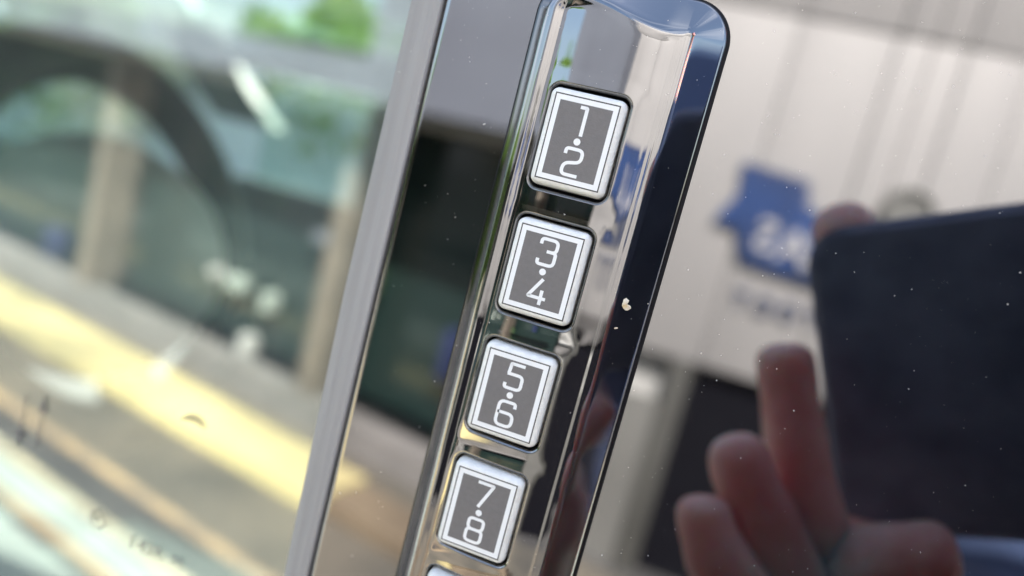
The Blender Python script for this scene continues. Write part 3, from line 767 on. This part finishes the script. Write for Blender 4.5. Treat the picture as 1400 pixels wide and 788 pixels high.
def finger(*q):                          # knuckles a little thicker than the bones between them
    o = []
    for i_, (x_, y_, d_, r_) in enumerate(q):
        o.append((M_(x_, y_, d_), r_ * .001))
        if 0 < i_ < len(q) - 2:
            n_ = q[i_ + 1]; o.append((M_((x_ + n_[0]) / 2, (y_ + n_[1]) / 2, (d_ + n_[2]) / 2), (r_ + n_[3]) * .0005 * .86))
    return o
fingers = [
 [(palm, .015)] + finger((1130, 800, 178, 11), (1104, 700, 177, 9.4), (1086, 590, 180, 8.6), (1074, 498, 182, 8.2), (1072, 466, 182, 6.6)),
 [(M_(1120, 880, 174), .014)] + finger((1072, 790, 173, 10), (1040, 705, 171, 9.4), (1012, 640, 171, 8.4), (1003, 590, 171, 6.8)),
 [(M_(1090, 900, 170), .013)] + finger((1020, 830, 168, 9), (978, 760, 165, 8.6), (961, 705, 166, 7.2), (962, 676, 166, 5.8)),
 [(palm, .015)] + finger((1190, 720, 200, 9.5), (1205, 580, 206, 9.2), (1184, 430, 204, 9.0), (1155, 318, 192, 9.2), (1150, 284, 188, 7.4)),
 [(palm, .017)] + finger((1170, 790, 172, 13), (1215, 765, 166, 9.6), (1275, 761, 162, 8.8), (1318, 758, 160, 6.8))]
shoulder = Vector((.30, -.62, 1.18)); elbow = Vector((.27, -.42, .93))
hip = Vector((.50, -.78, .62)); neck = Vector((.42, -.60, 1.32)); chest = Vector((.45, -.66, 1.12))
per = tag(empty('person', (.5, -.8, 0)), 'person in a navy shirt crouching by the car and holding up a phone', 'person')
PO = per.location
def pp(name, me, mt, parent=None):
    me.transform(Matrix.Translation(-PO)); return link(name, me, mt, parent or per)
b = bmesh.new()
parts = [skin('arm', [[(shoulder, .05), (elbow, .042), (elbow.lerp(wrist, .45), .036), (wrist, .025), (M_(1180, 920, 186), .024), (palm, .019)],
                      [(M_(1100, 870, 173), .017), (M_(1150, 900, 178), .022)]], skin_m, None)]
for f in fingers: parts.append(skin('finger', [f], skin_m, None))
parts.append(skin('trunk', [[(hip, .12), (hip.lerp(chest, .5), .13), (chest, .15), (neck - Vector((0, 0, .05)), .07), (neck, .05), (neck + Vector((-.02, .05, .09)), .05)],
                            ], skin_m, None))
hd = blob((0, 0, 0), (.075, .095, .115), 1, 1.0)
bh = bmesh.new(); bmesh.ops.create_uvsphere(bh, u_segments=32, v_segments=24, radius=1)
HC = neck + Vector((-.035, .075, .17)); FD = (EYE - HC).normalized(); FD.z *= .5; FD.normalize(); UPv = Vector((0, 0, 1)); SX = FD.cross(UPv).normalized(); UPv = SX.cross(FD)
for v in bh.verts:
    x, y, z = v.co
    px_, py_, pz_ = x * .074 * (1 - .18 * max(0, -z)), y * .094, z * .115
    if y > .5:                          # nose, brow, mouth, sockets
        py_ += .022 * math.exp(-((x / .16) ** 2 + ((z + .12) / .2) ** 2)) + .005 * math.exp(-((z - .3) / .1) ** 2) + .006 * math.exp(-((x / .28) ** 2 + ((z + .48) / .07) ** 2))
        py_ -= .012 * sum(math.exp(-(((x - s_ * .36) / .16) ** 2 + ((z - .08) / .12) ** 2)) for s_ in (-1, 1))
    v.co = HC + SX * px_ + FD * py_ + UPv * pz_
mh = bpy.data.meshes.new('head'); bh.to_mesh(mh); bh.free(); parts.append(mh)
for s_ in (-1, 1):                      # ears
    parts.append(blob(HC + SX * s_ * .074, (.012, .02, .03), 4, 1))
for s_, kn, ft in ((-1, Vector((.28, -.42, .50)), Vector((.34, -.72, .09))), (1, Vector((.62, -.42, .46)), Vector((.66, -.74, .09)))):
    parts.append(skin('leg', [[(hip, .085), (kn, .055), (kn.lerp(ft, .4), .052), (ft, .04)]], skin_m, None))
far_sh = Vector((.60, -.66, 1.18))
parts.append(skin('arm2', [[(far_sh, .05), (Vector((.70, -.52, .92)), .042), (Vector((.60, -.40, .72)), .034), (Vector((.58, -.38, .62)), .026), (Vector((.57, -.37, .56)), .02)]], skin_m, None))
for q in parts: b.from_mesh(q)
me = bpy.data.meshes.new('body'); b.to_mesh(me); b.free(); me.polygons.foreach_set('use_smooth', [True] * len(me.polygons))
pp('body', me, skin_m)
b = bmesh.new()
for q in (skin('s', [[(hip, .15), (hip.lerp(chest, .5), .165), (chest, .185), (neck - Vector((0, 0, .07)), .09), (neck - Vector((0, 0, .03)), .062)]], shirt_m, None),
          skin('s', [[(chest + Vector((-.03, .02, .05)), .07), (shoulder, .068), (elbow, .06), (elbow.lerp(wrist, .72), .040)]], shirt_m, None),
          skin('s', [[(chest + Vector((.05, 0, .05)), .07), (far_sh, .068), (Vector((.70, -.52, .92)), .06), (Vector((.62, -.42, .75)), .05)]], shirt_m, None)): b.from_mesh(q)
me = bpy.data.meshes.new('shirt'); b.to_mesh(me); b.free(); me.polygons.foreach_set('use_smooth', [True] * len(me.polygons)); pp('shirt', me, shirt_m)
b = bmesh.new()
for kn, ft in ((Vector((.28, -.42, .50)), Vector((.34, -.72, .12))), (Vector((.62, -.42, .46)), Vector((.66, -.74, .12)))):
    b.from_mesh(skin('t', [[(hip, .12), (kn, .075), (kn.lerp(ft, .5), .07), (ft, .06)]], jeans_m, None))
me = bpy.data.meshes.new('trousers'); b.to_mesh(me); b.free(); me.polygons.foreach_set('use_smooth', [True] * len(me.polygons)); pp('trousers', me, jeans_m)
pp('hair', blob(HC - FD * .018 + UPv * .03, (.083, .098, .105), 12, 1.0), hair_m)
for fx in (.34, .66):
    pp('shoe', box(fx - .05, fx + .05, -.80, -.53, 0.002, .1, .03, 3), shoe_m)
